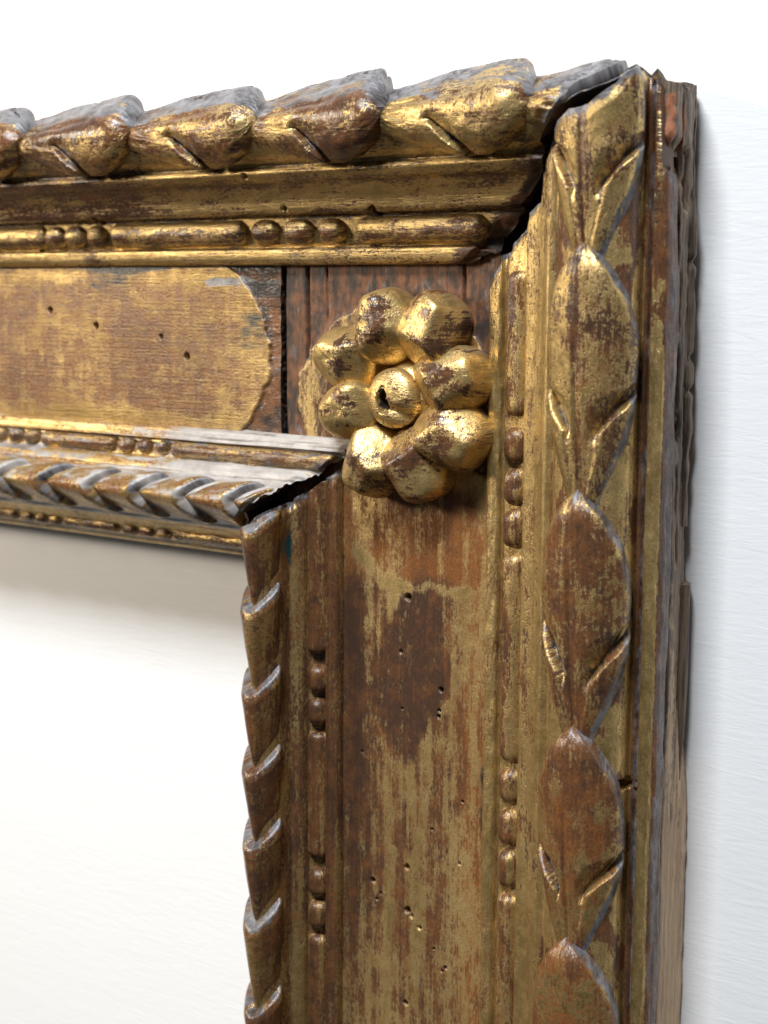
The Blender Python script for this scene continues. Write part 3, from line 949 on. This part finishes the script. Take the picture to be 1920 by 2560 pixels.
pet = [(-.0785, -.0646), (-.0638, -.0655), (-.0568, -.0790), (-.0565, -.0933), (-.0678, -.1026), (-.0827, -.1027), (-.0903, -.0884), (-.0918, -.0744)]
for i, (cx, cy) in enumerate(pet):
    petal(cx, cy, 3 + i, [.0103, .0106, .0106, .0109, .0106, .0101, .0093, .0098][i], [.0087, .0093, .0090, .0095, .0093, .0088, .0080, .0085][i],
          [.66, .62, .68, .58, .58, .68, .80, .78][i])
# the knob in the middle, with its drilled hole
nr, nth = 70, 120
q = np.linspace(0, 1, nr); TH = np.linspace(0, 2 * np.pi, nth, endpoint=False)
QQ, TT = np.meshgrid(q, TH, indexing='ij')
ro = 0.0082
hx, hy = -0.0016, -0.0006
rad = QQ * ro
hk = 0.0234 + 0.0046 * np.sqrt(np.clip(1 - QQ ** 2.6, 0, 1)) - 0.003 * (QQ > 0.995)
x = rad * np.cos(TT); y = rad * np.sin(TT)
dh = np.hypot((x - hx) * 1.15, (y - hy) * 0.8) * (1 + 0.25 * np.sin(TT * 2 + 1))
hk = hk - 0.0085 * (1 - sst(dh + 0.0010 * fbm(x * 500, y * 500, 972, 3), 0.0007, 0.0025)) - 0.0016 * gauss(np.arctan2(y - hy, x - hx), -0.55, 0.28) * sst(rad, .001, .003) * (1 - sst(rad, .007, .0088))
hk = hk + 0.0005 * fbm(x * 400, y * 400, 970, 3)
V = np.stack([RC[0] - 0.0016 + x, RC[1] - 0.0008 + y, hk], -1).reshape(-1, 3)
mm = fbm(x * 300, y * 300, 975, 4)
M, N = masks(QQ.shape, 0.74 + 0.9 * mm - 0.15 * sst(hk, 0.0264, 0.0278), 0, 1.0 * (1 - sst(dh, 0.0014, 0.0028)), 0.05, 0.35, 0.2, 0)  # dark mask fills the drilled hole, its shade put into the colour
build("boss", V, grid_faces(nr, nth, 0, False, True), GILD, ros,
      np.stack([V[:, 0], V[:, 1], np.full(len(V), nid())], -1), M.reshape(-1, 4), N.reshape(-1, 4))


# --- back boards along the outer edge -----------------------------------------------
def bb_side(T, S, U, H):
    d = 0.00018 * fbm(T * 30, S * 500, 1001, 4) + 0.0007 * fbm(T * 240, S * 260, 1003, 4)
    d = d + 0.0030 * sst(T, 0.150, 0.195) * (1 - sst(H, 0.0005, 0.011))
    up = 1 - sst(T, 0.10, 0.13)
    d = d + up * (-0.0006 + 0.0007 * fbm(T * 300, S * 300, 1005, 4))
    for (t, h, rt, rh, dp) in ((0.026, 0.0130, 0.0036, 0.0026, 0.008), (0.032, 0.0120, 0.0034, 0.0016, 0.007), (0.0885, 0.0135, 0.0030, 0.0026, 0.008),
                               (0.0770, 0.0140, 0.007, 0.0012, 0.006), (0.0460, 0.0060, 0.002, 0.0016, 0.004), (0.1040, 0.0125, 0.005, 0.0006, 0.004), (0.058, 0.0135, 0.006, 0.0007, 0.004), (0.1180, 0.0120, 0.004, 0.0005, 0.004)):
        d = d - dp * np.exp(-((T - t) / rt) ** 4 - ((H - h) / rh) ** 4) * (1 + 0.6 * fbm(T * 500, S * 500, 1007, 2))
    return d


def bb_paint(T, S, U, H):
    tan = sst(T + 0.075 * fbm(T * 25, S * 420, 1011, 4), 0.125, 0.215) * 1.1 - 0.1 + 0.45 * gauss(T, 0.125, 0.03)
    red = 0.75 * np.exp(-((T - 0.017) / 0.009) ** 2 - ((H - 0.0155) / 0.002) ** 2) + 0.35 * gauss(T, 0.115, 0.012)
    dark = 0.25 * (1 - sst(T, 0.09, 0.14)) + 0.1
    return masks(T.shape, tan, dark, red, 0)


P_BB = Prof([(0.0004, 0.0006), (-0.0010, 0.0020), (-0.0024, 0.0070), (-0.0034, 0.0110), (-0.0036, 0.0150), (-0.0028, 0.0158), (0.012, 0.0158)], 0.0004, 2)
sweep("back_board", frame, 'side', P_BB, lambda u: 0.0066 + 0.0012 * fbm(u * 500, 0 * u, 1021, 3), 0.365, 0.0006, bb_side, bb_paint, WOOD, cap_h=0.0005, cap_u=0.010)
P_ST = Prof([(0.0, 0.0006), (-0.0006, 0.0010), (-0.0020, 0.0032), (-0.0032, 0.0056), (-0.0032, 0.0070), (-0.0018, 0.0078), (0.0, 0.0080)], 0.00035, 2)


def st_disp(T, S, U, H):
    return -0.0016 * (1 - sst(T, 0.022, 0.042)) + 0.0017 * fbm(T * 110, S * 160, 1031, 5) + 0.0007 * (vnoise(T * 200, T * 0, 1033) - 0.5) - 0.0012 * gauss(T, 0.0485, 0.0012) - 0.0010 * gauss(T, 0.072, 0.0012) - 0.0012 * gauss(T, 0.080, 0.001)


def st_paint(T, S, U, H):
    return masks(T.shape, -0.2, 0.12 + 0.3 * fbm(T * 90, S * 200, 1035, 3), 0, 0)


sweep("back_strip", frame, 'side', P_ST, lambda u: 0.0064 + 0.0010 * fbm(u * 500, 0 * u, 1037, 3), 0.1140, 0.0005, st_disp, st_paint, WOOD, cap_h=0.001, cap_u=0.010)
P_S2 = Prof([(0.0, 0.0006), (-0.0020, 0.0010), (-0.0034, 0.0030), (-0.0043, 0.0056), (-0.0038, 0.0066), (0.0, 0.0070)], 0.00035, 2)
sweep("back_strip", frame, 'side', P_S2, lambda u: 0.1290 + 0.0006 * fbm(u * 500, 0 * u, 1041, 3), 0.1800, 0.0006,
      lambda T, S, U, H: 0.0003 * fbm(T * 60, S * 500, 1043, 4) - 0.0009 * sst(T, 0.155, 0.18), lambda T, S, U, H: masks(T.shape, 0.15 * 0, 0.2, 0, 0), WOOD, cap_h=0.001, cap_u=0.010)


# --- backing planks hidden under the mouldings, seen only through the open joints ------
for ax, hz in (('top', 0.0106), ('side', 0.0114)):
    pr = Prof([(0.0070, hz - 0.008), (0.0070, hz), (0.065, hz), (0.1300, hz), (0.1300, hz - 0.008)], 0.0012, 1)
    sweep("backing_board", frame, ax, pr, lambda u: 0.0080 + 0 * u, 0.330, 0.0015,
          lambda T, S, U, H: 0.0003 * fbm(T * 60, S * 500, 1053, 3), lambda T, S, U, H: masks(T.shape, -0.3, 0.75, 0, 0), WOOD, cap_h=0.001)

P_CB = Prof([(-0.0024, 0.0150), (-0.0034, 0.0165), (-0.0040, 0.0200), (-0.0038, 0.0225), (-0.0028, 0.0236), (0.0010, 0.0236), (0.0010, 0.0150)], 0.00025, 2)
sweep("corner_block", frame, 'side', P_CB, lambda u: 0.0072 + 0.0014 * fbm(u * 600, 0 * u, 1061, 3), 0.0240, 0.0002,
      lambda T, S, U, H: 0.0010 * fbm(T * 260, S * 420, 1063, 4) - 0.0022 * sst(T + 0.004 * fbm(S * 500, T * 90, 1065, 3), 0.019, 0.0235),
      lambda T, S, U, H: masks(T.shape, 0, 0.35 * sst(fbm(T * 180, S * 300, 1067, 3), 0.02, 0.2), 0.72 * gauss(H, 0.0228, 0.0022) * sst(T, .0085, .011) + 0.5 * fbm(T * 220, S * 420, 1069, 3), 0), WOOD, cap_h=0.0150)
